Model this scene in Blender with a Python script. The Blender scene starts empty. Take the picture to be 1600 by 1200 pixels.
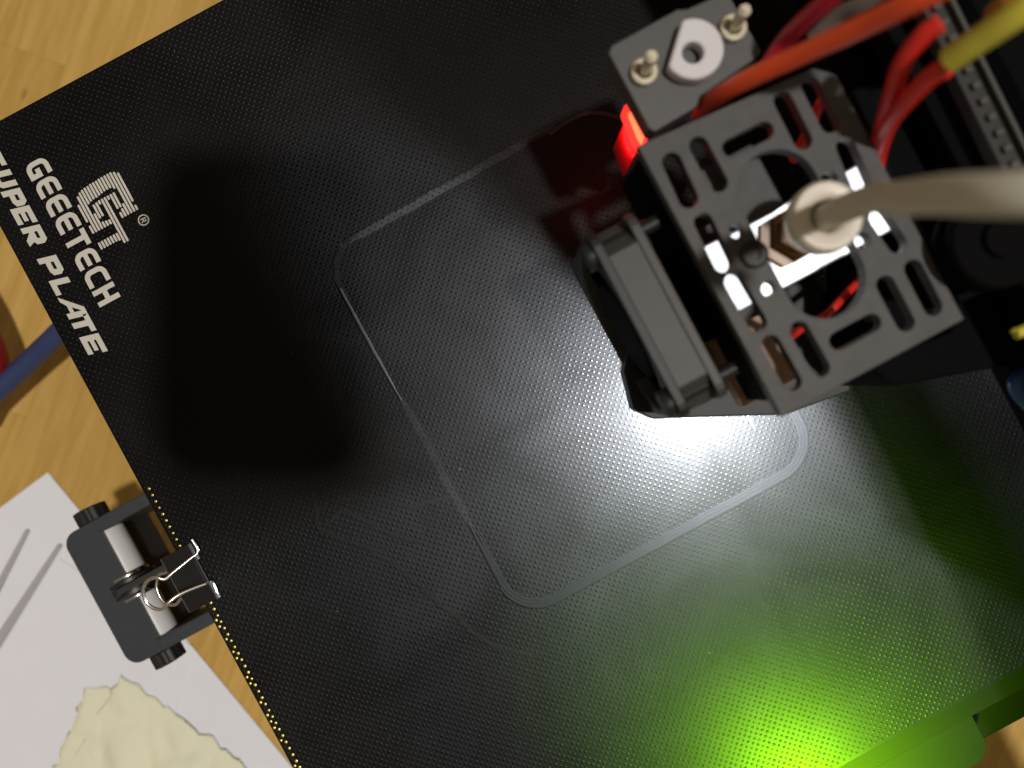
import bpy, bmesh, math, random
import numpy as np
from mathutils import Vector, Matrix, noise
from mathutils.geometry import delaunay_2d_cdt

random.seed(7); np.random.seed(7)
scene = bpy.context.scene
COL = scene.collection
scene.unit_settings.system = 'METRIC'
scene.unit_settings.scale_length = 0.01          # 1 unit = 1 cm; helpers below take millimetres
S = 0.1
H = 186.0                                        # lens height above the glass, mm
F = 1202.0                                       # focal length in pixels of a 1600 px wide picture

# ------------------------------------------------------------------ camera
cam = bpy.data.cameras.new("camera"); cam_o = bpy.data.objects.new("camera", cam); COL.objects.link(cam_o)
cam_o.location = (0, 0, H * S); cam_o.rotation_euler = (0, 0, 0)
cam.sensor_width = 36.0; cam.lens = 36.0 * F / 1600.0
cam.clip_start = 0.05; cam.clip_end = 1000.0
cam.dof.use_dof = True; cam.dof.focus_distance = (H - 1) * S
cam.dof.aperture_fstop = (cam.lens * 1e-3) / (2 * 0.125)      # about 2 mm of real lens opening
scene.camera = cam_o

# ------------------------------------------------------------------ world and room lamp
world = bpy.data.worlds.new("World"); scene.world = world; world.use_nodes = True
wb = world.node_tree.nodes["Background"]
wb.inputs[0].default_value = (1.0, 0.80, 0.55, 1); wb.inputs[1].default_value = 0.20
ld = bpy.data.lights.new("ceiling_lamp", 'POINT'); ld.energy = 1.15e6; ld.shadow_soft_size = 5.0
ld.color = (1.0, 0.945, 0.87)
lo = bpy.data.objects.new("ceiling_lamp", ld); COL.objects.link(lo); lo.location = (48, -2.0, 200)
scene.view_settings.view_transform = 'Standard'; scene.view_settings.look = 'None'
scene.view_settings.exposure = 0.0; scene.view_settings.gamma = 1.0
scene.view_settings.use_curve_mapping = False

# ------------------------------------------------------------------ materials
def mat(name, col, rough=0.5, metal=0.0, spec=0.5, var=0.0, scale=3.0, bump=0.0, bscale=40.0, emit=None, es=0.0,
        trans=0.0, coat=0.0, rvar=0.0, stretch=None, sss=0.0):
    m = bpy.data.materials.new(name); m.use_nodes = True
    nt = m.node_tree; b = nt.nodes["Principled BSDF"]
    b.inputs["Base Color"].default_value = (*col, 1); b.inputs["Roughness"].default_value = rough
    b.inputs["Metallic"].default_value = metal; b.inputs["Specular IOR Level"].default_value = spec
    b.inputs["Coat Weight"].default_value = coat
    b.inputs["Transmission Weight"].default_value = trans
    if sss:
        b.inputs["Subsurface Weight"].default_value = sss
        b.inputs["Subsurface Radius"].default_value = (0.2, 0.2, 0.2); b.inputs["Subsurface Scale"].default_value = 0.5
    if emit:
        b.inputs["Emission Color"].default_value = (*emit, 1); b.inputs["Emission Strength"].default_value = es
    tc = nt.nodes.new("ShaderNodeTexCoord"); src = tc.outputs["Object"]
    if stretch:
        mp = nt.nodes.new("ShaderNodeMapping"); nt.links.new(src, mp.inputs[0])
        mp.inputs["Rotation"].default_value = (0, 0, stretch[0]); mp.inputs["Scale"].default_value = stretch[1]
        src = mp.outputs[0]
    if var or rvar:
        n = nt.nodes.new("ShaderNodeTexNoise"); n.inputs["Scale"].default_value = scale; n.inputs["Detail"].default_value = 6
        nt.links.new(src, n.inputs["Vector"])
        if var:
            mx = nt.nodes.new("ShaderNodeMix"); mx.data_type = 'RGBA'
            mx.inputs[6].default_value = (*[c * (1 - var) for c in col], 1)
            mx.inputs[7].default_value = (*[min(1, c * (1 + var)) for c in col], 1)
            nt.links.new(n.outputs[0], mx.inputs[0]); nt.links.new(mx.outputs[2], b.inputs["Base Color"])
        if rvar:
            mr = nt.nodes.new("ShaderNodeMapRange"); mr.inputs[3].default_value = max(0.03, rough - rvar); mr.inputs[4].default_value = min(1, rough + rvar)
            nt.links.new(n.outputs[0], mr.inputs[0]); nt.links.new(mr.outputs[0], b.inputs["Roughness"])
    if bump:
        n2 = nt.nodes.new("ShaderNodeTexNoise"); n2.inputs["Scale"].default_value = bscale; n2.inputs["Detail"].default_value = 4
        nt.links.new(src, n2.inputs["Vector"])
        bp = nt.nodes.new("ShaderNodeBump"); bp.inputs["Strength"].default_value = bump; bp.inputs["Distance"].default_value = 0.02
        nt.links.new(n2.outputs[0], bp.inputs["Height"]); nt.links.new(bp.outputs[0], b.inputs["Normal"])
    return m

def wood_material():
    m = bpy.data.materials.new("pine_wood"); m.use_nodes = True
    nt = m.node_tree; N = nt.nodes; L = nt.links; b = N["Principled BSDF"]
    tc = N.new("ShaderNodeTexCoord"); oi = N.new("ShaderNodeObjectInfo")
    ad = N.new("ShaderNodeVectorMath"); ad.operation = 'ADD'
    sc = N.new("ShaderNodeVectorMath"); sc.operation = 'SCALE'; sc.inputs[3].default_value = 37.0
    cb = N.new("ShaderNodeCombineXYZ"); L.new(oi.outputs["Random"], cb.inputs[0]); L.new(oi.outputs["Random"], cb.inputs[1])
    L.new(cb.outputs[0], sc.inputs[0]); L.new(tc.outputs["Object"], ad.inputs[0]); L.new(sc.outputs[0], ad.inputs[1])
    mp = N.new("ShaderNodeMapping"); mp.inputs["Scale"].default_value = (2.6, 0.22, 1.0); L.new(ad.outputs[0], mp.inputs[0])
    n1 = N.new("ShaderNodeTexNoise"); n1.inputs["Scale"].default_value = 1.0; n1.inputs["Detail"].default_value = 7; n1.inputs["Distortion"].default_value = 0.6
    L.new(mp.outputs[0], n1.inputs["Vector"])
    r = N.new("ShaderNodeValToRGB"); e = r.color_ramp.elements
    e[0].position = 0.25; e[0].color = (0.45, 0.265, 0.058, 1); e[1].position = 0.75; e[1].color = (0.62, 0.40, 0.125, 1)
    L.new(n1.outputs[0], r.inputs[0])
    hv = N.new("ShaderNodeHueSaturation"); L.new(r.outputs[0], hv.inputs["Color"])
    mr = N.new("ShaderNodeMapRange"); mr.inputs[3].default_value = 0.93; mr.inputs[4].default_value = 1.06
    L.new(oi.outputs["Random"], mr.inputs[0]); L.new(mr.outputs[0], hv.inputs["Value"])
    # small knots
    mp2 = N.new("ShaderNodeMapping"); mp2.inputs["Scale"].default_value = (0.55, 0.25, 1.0); L.new(ad.outputs[0], mp2.inputs[0])
    vo = N.new("ShaderNodeTexVoronoi"); vo.inputs["Scale"].default_value = 1.0; L.new(mp2.outputs[0], vo.inputs["Vector"])
    kr = N.new("ShaderNodeMapRange"); kr.inputs[1].default_value = 0.03; kr.inputs[2].default_value = 0.09; kr.inputs[3].default_value = 0.55; kr.inputs[4].default_value = 1.0
    L.new(vo.outputs["Distance"], kr.inputs[0])
    mm = N.new("ShaderNodeMix"); mm.data_type = 'RGBA'; mm.blend_type = 'MULTIPLY'; mm.inputs[0].default_value = 1.0
    L.new(hv.outputs[0], mm.inputs[6]); L.new(kr.outputs[0], mm.inputs[7])
    L.new(mm.outputs[2], b.inputs["Base Color"]); b.inputs["Roughness"].default_value = 0.5
    b.inputs["Specular IOR Level"].default_value = 0.25
    return m

def plate_material():
    m = bpy.data.materials.new("coated_glass"); m.use_nodes = True
    nt = m.node_tree; N = nt.nodes; L = nt.links; b = N["Principled BSDF"]
    tc = N.new("ShaderNodeTexCoord")
    n = N.new("ShaderNodeTexNoise"); n.inputs["Scale"].default_value = 0.35; n.inputs["Detail"].default_value = 5; n.inputs["Distortion"].default_value = 0.8
    L.new(tc.outputs["Object"], n.inputs["Vector"])
    r = N.new("ShaderNodeValToRGB"); e = r.color_ramp.elements
    e[0].position = 0.35; e[0].color = (0.0042, 0.0041, 0.0042, 1); e[1].position = 0.72; e[1].color = (0.0092, 0.0090, 0.0093, 1)
    L.new(n.outputs[0], r.inputs[0])
    # dust specks
    v = N.new("ShaderNodeTexVoronoi"); v.inputs["Scale"].default_value = 0.9; L.new(tc.outputs["Object"], v.inputs["Vector"])
    mr = N.new("ShaderNodeMapRange"); mr.inputs[1].default_value = 0.012; mr.inputs[2].default_value = 0.022; mr.inputs[3].default_value = 1; mr.inputs[4].default_value = 0
    L.new(v.outputs["Distance"], mr.inputs[0])
    mx = N.new("ShaderNodeMix"); mx.data_type = 'RGBA'; L.new(mr.outputs[0], mx.inputs[0]); L.new(r.outputs[0], mx.inputs[6]); mx.inputs[7].default_value = (0.045, 0.045, 0.043, 1)
    L.new(mx.outputs[2], b.inputs["Base Color"])
    b.inputs["Roughness"].default_value = 0.42; b.inputs["Specular IOR Level"].default_value = 0.075
    return m

M = {}
M['wood'] = wood_material()
M['woodjoint'] = mat("wood_joint", (0.22, 0.11, 0.03), 0.7)
M['plate'] = plate_material()
M['dome'] = mat("coating_bump", (0.006, 0.006, 0.0062), 0.33, spec=0.095)
M['void'] = mat("matt_black", (0.0035, 0.0035, 0.004), 0.7, spec=0.03)
M['glintdome'] = mat("edge_glint_bump", (0.55, 0.43, 0.09), 0.30, metal=0.6)  # yellow glints of light put into the colour of the edge bumps
M['edgeglint'] = mat("glass_edge_glint", (0.13, 0.105, 0.015), 0.3, spec=0.5)  # yellow light caught along the glass edge, put into its colour
M['ink'] = mat("print_ink", (0.56, 0.54, 0.49), 0.6, var=0.10, scale=1.5)
M['filament'] = mat("clear_filament", (0.0085, 0.0085, 0.009), 0.75, spec=0.04, var=0.12, scale=4)  # one plastic throughout; darkened here against the white lamp's glare
M['residue'] = mat("plastic_residue", (0.020, 0.0196, 0.0192), 0.6, spec=0.05, var=0.45, scale=5)
M['residuedim'] = mat("thin_residue", (0.0105, 0.0102, 0.010), 0.6, spec=0.05, var=0.5, scale=4)
M['relitbead'] = mat("relit_filament", (0.034, 0.033, 0.033), 0.7, spec=0.05, var=0.2, scale=4)  # same filament, lightened where the white lamp hardly reaches
M['faint'] = mat("faint_residue", (0.0056, 0.0055, 0.0053), 0.5, spec=0.10, var=0.4, scale=3)
M['grey'] = mat("printed_plastic", (0.064, 0.064, 0.067), 0.55, spec=0.35, var=0.32, scale=3.5, bump=0.25, bscale=70)
M['bracketgrey'] = mat("bracket_plastic", (0.066, 0.065, 0.068), 0.5, var=0.12, scale=6, bump=0.15, bscale=60)
M['fan'] = mat("fan_plastic", (0.038, 0.037, 0.039), 0.5, spec=0.35, var=0.30, scale=1.6, stretch=(0.49, (0.5, 2.2, 1)))
M['black'] = mat("black_plastic", (0.010, 0.010, 0.011), 0.5, spec=0.35, var=0.2)
M['blackmetal'] = mat("black_anodised", (0.011, 0.011, 0.013), 0.42, spec=0.5, var=0.2)
M['slate'] = mat("slate_plastic", (0.034, 0.038, 0.048), 0.48, var=0.18, scale=5, bump=0.1)
M['rubber'] = mat("rubber_belt", (0.020, 0.020, 0.021), 0.7)
M['tooth'] = mat("belt_tooth", (0.045, 0.047, 0.042), 0.6)
M['alu'] = mat("aluminium", (0.86, 0.86, 0.87), 0.35, metal=0.55, var=0.05, scale=8)
M['steel'] = mat("steel", (0.62, 0.60, 0.56), 0.22, metal=1.0)
M['zinc'] = mat("zinc_screw", (0.62, 0.57, 0.44), 0.30, metal=0.25)
M['brass'] = mat("brass", (0.24, 0.13, 0.05), 0.35, metal=0.85)
M['white'] = mat("white_nylon", (0.60, 0.59, 0.62), 0.45, sss=0.15)
M['spacer'] = mat("nylon_spacer", (0.62, 0.63, 0.64), 0.4, var=0.06)
M['collar'] = mat("cream_plastic", (0.66, 0.61, 0.53), 0.4)
M['ptfe'] = mat("milky_tube", (0.58, 0.565, 0.48), 0.65, var=0.06)
M['orange'] = mat("orange_wire", (0.75, 0.075, 0.016), 0.4)
M['red'] = mat("red_wire", (0.62, 0.022, 0.014), 0.4)
M['crimson'] = mat("crimson_wire", (0.42, 0.008, 0.030), 0.4)
M['darkred'] = mat("dark_red_cable", (0.22, 0.006, 0.012), 0.5)
M['greywire'] = mat("grey_wire", (0.13, 0.11, 0.10), 0.5)
M['yellow'] = mat("yellow_wire", (0.52, 0.46, 0.05), 0.4)
M['amber'] = mat("amber_wire", (0.45, 0.20, 0.02), 0.4)
M['blue'] = mat("blue_sleeve", (0.028, 0.045, 0.13), 0.45, var=0.25, scale=2.5)
M['bluewire'] = mat("blue_wire", (0.015, 0.06, 0.20), 0.4)
M['paper'] = mat("white_paper", (0.78, 0.795, 0.88), 0.8, spec=0.2, var=0.03, scale=0.6)
M['notepaper'] = mat("pale_yellow_paper", (0.78, 0.785, 0.61), 0.85, spec=0.15, var=0.05, scale=0.8, bump=0.3, bscale=6)
M['shadowstrip'] = mat("shadow_strip", (0.40, 0.39, 0.43), 0.7, var=0.1)  # grey of a soft shadow on the paper
M['bed'] = mat("bed_plate", (0.005, 0.005, 0.0047), 0.6, spec=0.08)
M['box'] = mat("dark_case", (0.006, 0.006, 0.0055), 0.6, spec=0.1)
M['pcb'] = mat("tan_board", (0.30, 0.17, 0.10), 0.5, var=0.3, scale=6)
M['redglow'] = mat("red_lit_housing", (0.35, 0.01, 0.01), 0.4, emit=(1.0, 0.030, 0.020), es=1.7)
M['redcore'] = mat("red_lit_core", (0.5, 0.05, 0.02), 0.4, emit=(1.0, 0.12, 0.045), es=3.2)
M['greenled'] = mat("green_led", (0.1, 0.5, 0.02), 0.4, emit=(0.30, 1.0, 0.01), es=12)
M['whiteled'] = mat("white_led", (0.8, 0.8, 0.8), 0.4, emit=(0.93, 0.96, 1.0), es=1.6)

# ------------------------------------------------------------------ helpers (all in mm)
def W(px, py, z=0.0):
    """a point of the place seen at a pixel of the 1600x1200 photograph, standing at height z"""
    k = (H - z) / F
    return ((px - 800) * k, (600 - py) * k, z)

ROOT = {}
def empty(name, loc):
    o = bpy.data.objects.new(name, None); COL.objects.link(o); o.empty_display_size = 0.3
    o.location = [c * S for c in loc]; ROOT[o.name] = Vector(loc); return o
def root_of(o):
    while o.parent: o = o.parent
    return o

def tag(o, label=None, cat=None, group=None, kind=None):
    if label: o["label"] = label
    if cat: o["category"] = cat
    if group: o["group"] = group
    if kind: o["kind"] = kind
    return o

def build(name, vf, m, parent=None, smooth=None, bevel=0.0, seg=2):
    v, f = vf
    off = Vector((0, 0, 0))
    if parent is not None:
        off = ROOT.get(root_of(parent).name, Vector((0, 0, 0)))
        loc = None
    else:
        arr = np.array(v, dtype=float); c = arr.mean(axis=0); c[2] = arr[:, 2].min(); off = Vector(c)
    me = bpy.data.meshes.new(name)
    me.from_pydata([((p[0] - off[0]) * S, (p[1] - off[1]) * S, (p[2] - off[2]) * S) for p in v], [], f)
    me.validate()
    bm = bmesh.new(); bm.from_mesh(me); bmesh.ops.recalc_face_normals(bm, faces=bm.faces); bm.to_mesh(me); bm.free()
    if smooth is not None:
        me.polygons.foreach_set("use_smooth", [True] * len(me.polygons)); me.set_sharp_from_angle(angle=math.radians(smooth))
    me.materials.append(M[m] if isinstance(m, str) else m)
    o = bpy.data.objects.new(name, me); COL.objects.link(o)
    if parent is not None:
        o.parent = parent
    else:
        o.location = off * S; ROOT[o.name] = off
    if bevel:
        bv = o.modifiers.new("bevel", 'BEVEL'); bv.width = bevel * S; bv.segments = seg; bv.limit_method = 'ANGLE'; bv.angle_limit = math.radians(40)
        bv.harden_normals = False
    return o

def join(*parts):
    V, Fc = [], []
    for v, f in parts:
        n = len(V); V += list(v); Fc += [[i + n for i in q] for q in f]
    return V, Fc

def inside(poly, x, y):
    c = False; n = len(poly); j = n - 1
    for i in range(n):
        xi, yi = poly[i]; xj, yj = poly[j]
        if (yi > y) != (yj > y) and x < (xj - xi) * (y - yi) / (yj - yi) + xi: c = not c
        j = i
    return c

def planar(adds, holes=()):
    """triangulate the union of loops minus holes"""
    vs, es = [], []
    for lp in list(adds) + list(holes):
        n = len(vs); vs += [Vector(p) for p in lp]
        es += [(n + i, n + (i + 1) % len(lp)) for i in range(len(lp))]
    ov, oe, of = delaunay_2d_cdt(vs, es, [], 0, 1e-5)[:3]
    keep = []
    for f in of:
        x = sum(ov[i].x for i in f) / len(f); y = sum(ov[i].y for i in f) / len(f)
        if any(inside(a, x, y) for a in adds) and not any(inside(h, x, y) for h in holes): keep.append(list(f))
    used = sorted({i for f in keep for i in f}); mp = {u: k for k, u in enumerate(used)}
    return [(ov[u].x, ov[u].y) for u in used], [[mp[i] for i in f] for f in keep]

def solid(adds, holes, d0, d1, o=(0, 0, 0), ax=(1, 0, 0), ay=(0, 1, 0), az=(0, 0, 1)):
    """loops in the plane (ax, ay), drawn out from d0 to d1 along az"""
    p, f = planar(adds, holes); n = len(p)
    o = Vector(o); ax = Vector(ax); ay = Vector(ay); az = Vector(az)
    V = [tuple(o + ax * a + ay * b + az * d0) for a, b in p] + [tuple(o + ax * a + ay * b + az * d1) for a, b in p]
    cnt = {}
    for q in f:
        for i in range(len(q)):
            a, b = q[i], q[(i + 1) % len(q)]
            cnt.setdefault((min(a, b), max(a, b)), []).append((a, b))
    Fc = [q[::-1] for q in f] + [[i + n for i in q] for q in f]
    for k, l in cnt.items():
        if len(l) == 1: a, b = l[0]; Fc.append([a, b, b + n, a + n])
    return V, Fc

def pxpoly(pts, z):
    return [W(x, y, z)[:2] for x, y in pts]

def rrect(x0, y0, x1, y1, r, n=5):
    out = []
    for cx, cy, a0 in ((x1 - r, y1 - r, 0), (x0 + r, y1 - r, 90), (x0 + r, y0 + r, 180), (x1 - r, y0 + r, 270)):
        for i in range(n + 1):
            a = math.radians(a0 + 90 * i / n); out.append((cx + r * math.cos(a), cy + r * math.sin(a)))
    return out

def circle(cx, cy, r, n=24):
    return [(cx + r * math.cos(2 * math.pi * i / n), cy + r * math.sin(2 * math.pi * i / n)) for i in range(n)]

def capsule(p, q, r, n=8):
    a = math.atan2(q[1] - p[1], q[0] - p[0]); out = []
    for i in range(n + 1):
        t = a - math.pi / 2 + math.pi * i / n; out.append((q[0] + r * math.cos(t), q[1] + r * math.sin(t)))
    for i in range(n + 1):
        t = a + math.pi / 2 + math.pi * i / n; out.append((p[0] + r * math.cos(t), p[1] + r * math.sin(t)))
    return out

def spline(pts, n=8, closed=False):
    P = [Vector(p) for p in pts]; out = []
    m = len(P)
    for i in range(m - 1):
        a = P[i - 1] if i else P[0] * 2 - P[1]; b = P[i]; c = P[i + 1]; d = P[i + 2] if i + 2 < m else P[-1] * 2 - P[-2]
        for k in range(n):
            t = k / n
            out.append(0.5 * ((2 * b) + (c - a) * t + (2 * a - 5 * b + 4 * c - d) * t * t + (3 * b - a - 3 * c + d) * t ** 3))
    out.append(P[-1]); return out

def tube(path, r, seg=12, cap=True, rf=None):
    P = [Vector(p) for p in path]; V, Fc = [], []
    t0 = (P[1] - P[0]).normalized(); up = Vector((0, 0, 1)) if abs(t0.z) < 0.9 else Vector((1, 0, 0))
    nrm = t0.cross(up).normalized()
    for i, p in enumerate(P):
        t = ((P[i + 1] if i + 1 < len(P) else p) - (P[i - 1] if i else p)).normalized()
        nrm = (nrm - t * nrm.dot(t)).normalized(); bn = t.cross(nrm)
        rr = rf(i / (len(P) - 1)) * r if rf else r
        for k in range(seg):
            a = 2 * math.pi * k / seg; V.append(tuple(p + nrm * math.cos(a) * rr + bn * math.sin(a) * rr))
    for i in range(len(P) - 1):
        for k in range(seg):
            a = i * seg + k; b = i * seg + (k + 1) % seg; Fc.append([a, b, b + seg, a + seg])
    if cap:
        Fc.append(list(range(seg))[::-1]); n = (len(P) - 1) * seg; Fc.append([n + k for k in range(seg)])
    return V, Fc

def cyl(p, q, r, seg=20): return tube([p, q], r, seg)

def lathe(prof, base, axis=(0, 0, 1), seg=28):
    """prof: (radius, height) pairs along axis"""
    az = Vector(axis).normalized(); up = Vector((1, 0, 0)) if abs(az.x) < 0.9 else Vector((0, 1, 0))
    ax = az.cross(up).normalized(); ay = az.cross(ax); b = Vector(base); V, Fc = [], []
    for r, h in prof:
        for k in range(seg):
            a = 2 * math.pi * k / seg; V.append(tuple(b + az * h + ax * math.cos(a) * r + ay * math.sin(a) * r))
    for i in range(len(prof) - 1):
        for k in range(seg):
            a = i * seg + k; c = i * seg + (k + 1) % seg; Fc.append([a, c, c + seg, a + seg])
    Fc.append(list(range(seg))[::-1]); n = (len(prof) - 1) * seg; Fc.append([n + k for k in range(seg)])
    return V, Fc

def obox(o, ax, ay, az, a, b, c):
    """box spanning the ranges a, b, c along the axes ax, ay, az from o"""
    o = Vector(o); ax = Vector(ax); ay = Vector(ay); az = Vector(az)
    V = [tuple(o + ax * x + ay * y + az * z) for z in c for y in b for x in a]
    return V, [[0, 2, 3, 1], [4, 5, 7, 6], [0, 1, 5, 4], [2, 6, 7, 3], [0, 4, 6, 2], [1, 3, 7, 5]]

# the printer's axes: U points up-right along the plate's top edge, Q down-right along its left edge
AN = math.radians(28.4)
U = Vector((math.cos(AN), math.sin(AN), 0)); Q = Vector((math.sin(AN), -math.cos(AN), 0)); Z = Vector((0, 0, 1))
K = H / F                                              # mm per pixel on the glass
cu, su = math.cos(AN), math.sin(AN)
UC, QC = cu * 800 - su * 600, su * 800 + cu * 600      # the axes' pixel values under the lens
def UQ(u, q, z=0.0):
    """glass position from pixel values along U and Q"""
    return U * ((u - UC) * K) + Q * ((q - QC) * K) + Z * z
def to_uq(px, py): return cu * px - su * py, su * px + cu * py

# ------------------------------------------------------------------ table
TZ = -98.0
tab = empty("wooden_table", (0, 0, TZ - 18)); tag(tab, kind="structure")
ta = math.radians(70); TA = Vector((math.cos(ta), math.sin(ta), 0)); TB = Vector((math.sin(ta), -math.cos(ta), 0))
build("table_core", obox((0, 0, TZ - 18), (1, 0, 0), (0, 1, 0), (0, 0, 1), (-330, 330), (-260, 260), (0, 16.3)), 'woodjoint', tab)
PWID, PLEN = 31.0, 210.0
plank_mesh = None
for i in range(-9, 10):
    for j in range(-2, 3):
        cx = TB * (i * PWID + 6) + TA * (j * PLEN + (i * 83) % PLEN - 100)
        if abs(cx.x) > 300 or abs(cx.y) > 250: continue
        if plank_mesh is None:
            v, f = solid([rrect(-PWID / 2 + .03, -PLEN / 2 + .03, PWID / 2 - .03, PLEN / 2 - .03, .2, 1)], [], 0, 1.6)
            plank_mesh = bpy.data.meshes.new("plank"); plank_mesh.from_pydata([(a * S, b * S, c * S) for a, b, c in v], [], f)
            bm = bmesh.new(); bm.from_mesh(plank_mesh); bmesh.ops.recalc_face_normals(bm, faces=bm.faces); bm.to_mesh(plank_mesh); bm.free()
            plank_mesh.materials.append(M['wood'])
        o = bpy.data.objects.new("plank", plank_mesh); COL.objects.link(o); o.parent = tab
        o.location = (cx.x * S, cx.y * S, 1.62 + random.uniform(-.001, .001)); o.rotation_euler = (0, 0, ta - math.pi / 2)

# ------------------------------------------------------------------ papers on the table
def sheet(name, pts, z, label, cat, m='paper', lift=None, nx=26, ny=26, crumple=0.0, seed=0):
    """four pixel corners, bilinear, with a lift function of (s, t)"""
    c = [Vector(W(x, y, z)) for x, y in pts]; V, Fc = [], []
    for j in range(ny + 1):
        for i in range(nx + 1):
            s, t = i / nx, j / ny
            p = (c[0] * (1 - s) + c[1] * s) * (1 - t) + (c[3] * (1 - s) + c[2] * s) * t
            dz = lift(s, t) if lift else 0
            if crumple:
                nv = noise.noise(Vector((p.x * .06 + seed, p.y * .06, 0))) ; n2 = noise.noise(Vector((p.x * .17, p.y * .17 + seed, 3)))
                dz += crumple * (.15 + abs(nv) * 1.9 + .3 * n2) * min(1, .25 + 5 * min(s, 1 - s, t, 1 - t))
                if min(s, 1 - s, t, 1 - t) < .02:
                    p += Vector((noise.noise(Vector((p.x * .25, p.y * .25, 7))), noise.noise(Vector((p.x * .25, p.y * .25, 17))), 0)) * 2.4
            V.append((p.x, p.y, p.z + dz))
    for j in range(ny):
        for i in range(nx):
            a = j * (nx + 1) + i; Fc.append([a, a + 1, a + nx + 2, a + nx + 1])
    o = build(name, (V, Fc), m, smooth=None if not crumple else 22)
    sd = o.modifiers.new("thickness", 'SOLIDIFY'); sd.thickness = 0.012; sd.offset = 1
    tag(o, label, cat); return o
sheet("paper_sheet", [(75, 738), (640, 1420), (-40, 1960), (-520, 1180)], TZ + .4, "large white paper sheet lying on the wooden table under the belt tensioner", "paper")
sheet("paper_sheet", [(92, 872), (300, 1010), (120, 1750), (-330, 1560)], TZ + .9,
      "white paper sheet on top, its curled edge beside a long strip laid as shadow", "paper",
      lift=lambda s, t: 0.5 * (1 - s) ** 6 * min(1, t * 6))
sheet("paper_slip", [(38, 832), (10, 905), (-260, 1400), (-420, 1180)], TZ + 1.0,
      "narrow white paper slip at the left border with a strip laid as shadow beside it", "paper",
      lift=lambda s, t: 0.6 * (1 - s) ** 4 * min(1, t * 6), nx=16)
sheet("crumpled_paper", [(186, 1050), (410, 1215), (300, 1420), (40, 1330)], TZ + 1.6,
      "crumpled pale yellow paper with torn edges below the belt tensioner", "paper", m='notepaper', crumple=2.8, nx=60, ny=60)
sheet("crumpled_paper", [(138, 1068), (190, 1078), (150, 1330), (30, 1330)], TZ + 1.2,
      "grey green edge of folded paper left beneath the crumpled yellow paper", "paper", m='notepaper', crumple=1.2, nx=24, ny=40, seed=5)

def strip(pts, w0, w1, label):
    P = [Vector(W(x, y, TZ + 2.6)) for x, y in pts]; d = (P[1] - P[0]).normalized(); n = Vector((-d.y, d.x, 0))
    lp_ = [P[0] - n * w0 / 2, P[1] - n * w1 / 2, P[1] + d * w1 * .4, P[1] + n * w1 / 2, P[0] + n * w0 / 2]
    o = build("shadow_strip", solid([[(p.x, p.y) for p in lp_]], [], TZ + 1.75, TZ + 1.95), 'shadowstrip'); tag(o, label, "strip")  # flat strip built in place of a soft shadow line
strip([(-40, 985), (40, 830)], 3.2, 1.5, "upper short strip laid as a shadow line on the white paper at the left border")
strip([(-46, 1066), (91, 853)], 4.2, 1.7, "long strip laid as a shadow line on the white paper, its tip under the belt tensioner")
# cables on the table
def wire(name, pts, r, m, label, cat="wire", n=8, group=None, seg=12):
    o = build(name, tube(spline([p if isinstance(p, Vector) else W(*p) for p in pts], n), r, seg), m, smooth=50); tag(o, label, cat, group); return o
wire("cable_sleeve", [(-120, 735, -80), (-20, 628, -78), (45, 565, -76), (100, 512, -72), (180, 430, -68)], 3.5, 'blue',
     "blue cable sleeve passing under the left edge of the plate", "cable")
wire("red_cable", [(-75, 440, -74), (-38, 510, -74), (-18, 575, -76), (-55, 660, -78)], 6.0, 'darkred',
     "dark red cable at the left border behind the blue sleeve", "cable")

# ------------------------------------------------------------------ bed and glass plate
UL, QT, QB = -168.2, 165.4, 1678.8
PW = (QB - QT) * K                                     # plate side, about 234 mm
PO = UQ(UL, QT)                                        # top-left corner
plate = empty("glass_plate", PO - Z * 4); tag(plate, "black textured glass build plate with white maker's lettering along its left edge", "build plate")
def PL(a, b, z=0.0): return PO + U * a + Q * b + Z * z # mm along the plate
gl = build("glass_sheet", solid([rrect(0, 0, PW, PW, 3, 6)], [], -4.0, 0, PO, U, Q, Z), 'plate', plate, bevel=0.35)
build("edge_glint_band", solid([rrect(-.10, -.10, PW + .10, PW + .10, 3, 6)], [rrect(.15, .15, PW - .15, PW - .15, 3, 6)], -3.4, -0.28, PO, U, Q, Z), 'edgeglint', plate)

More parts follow.
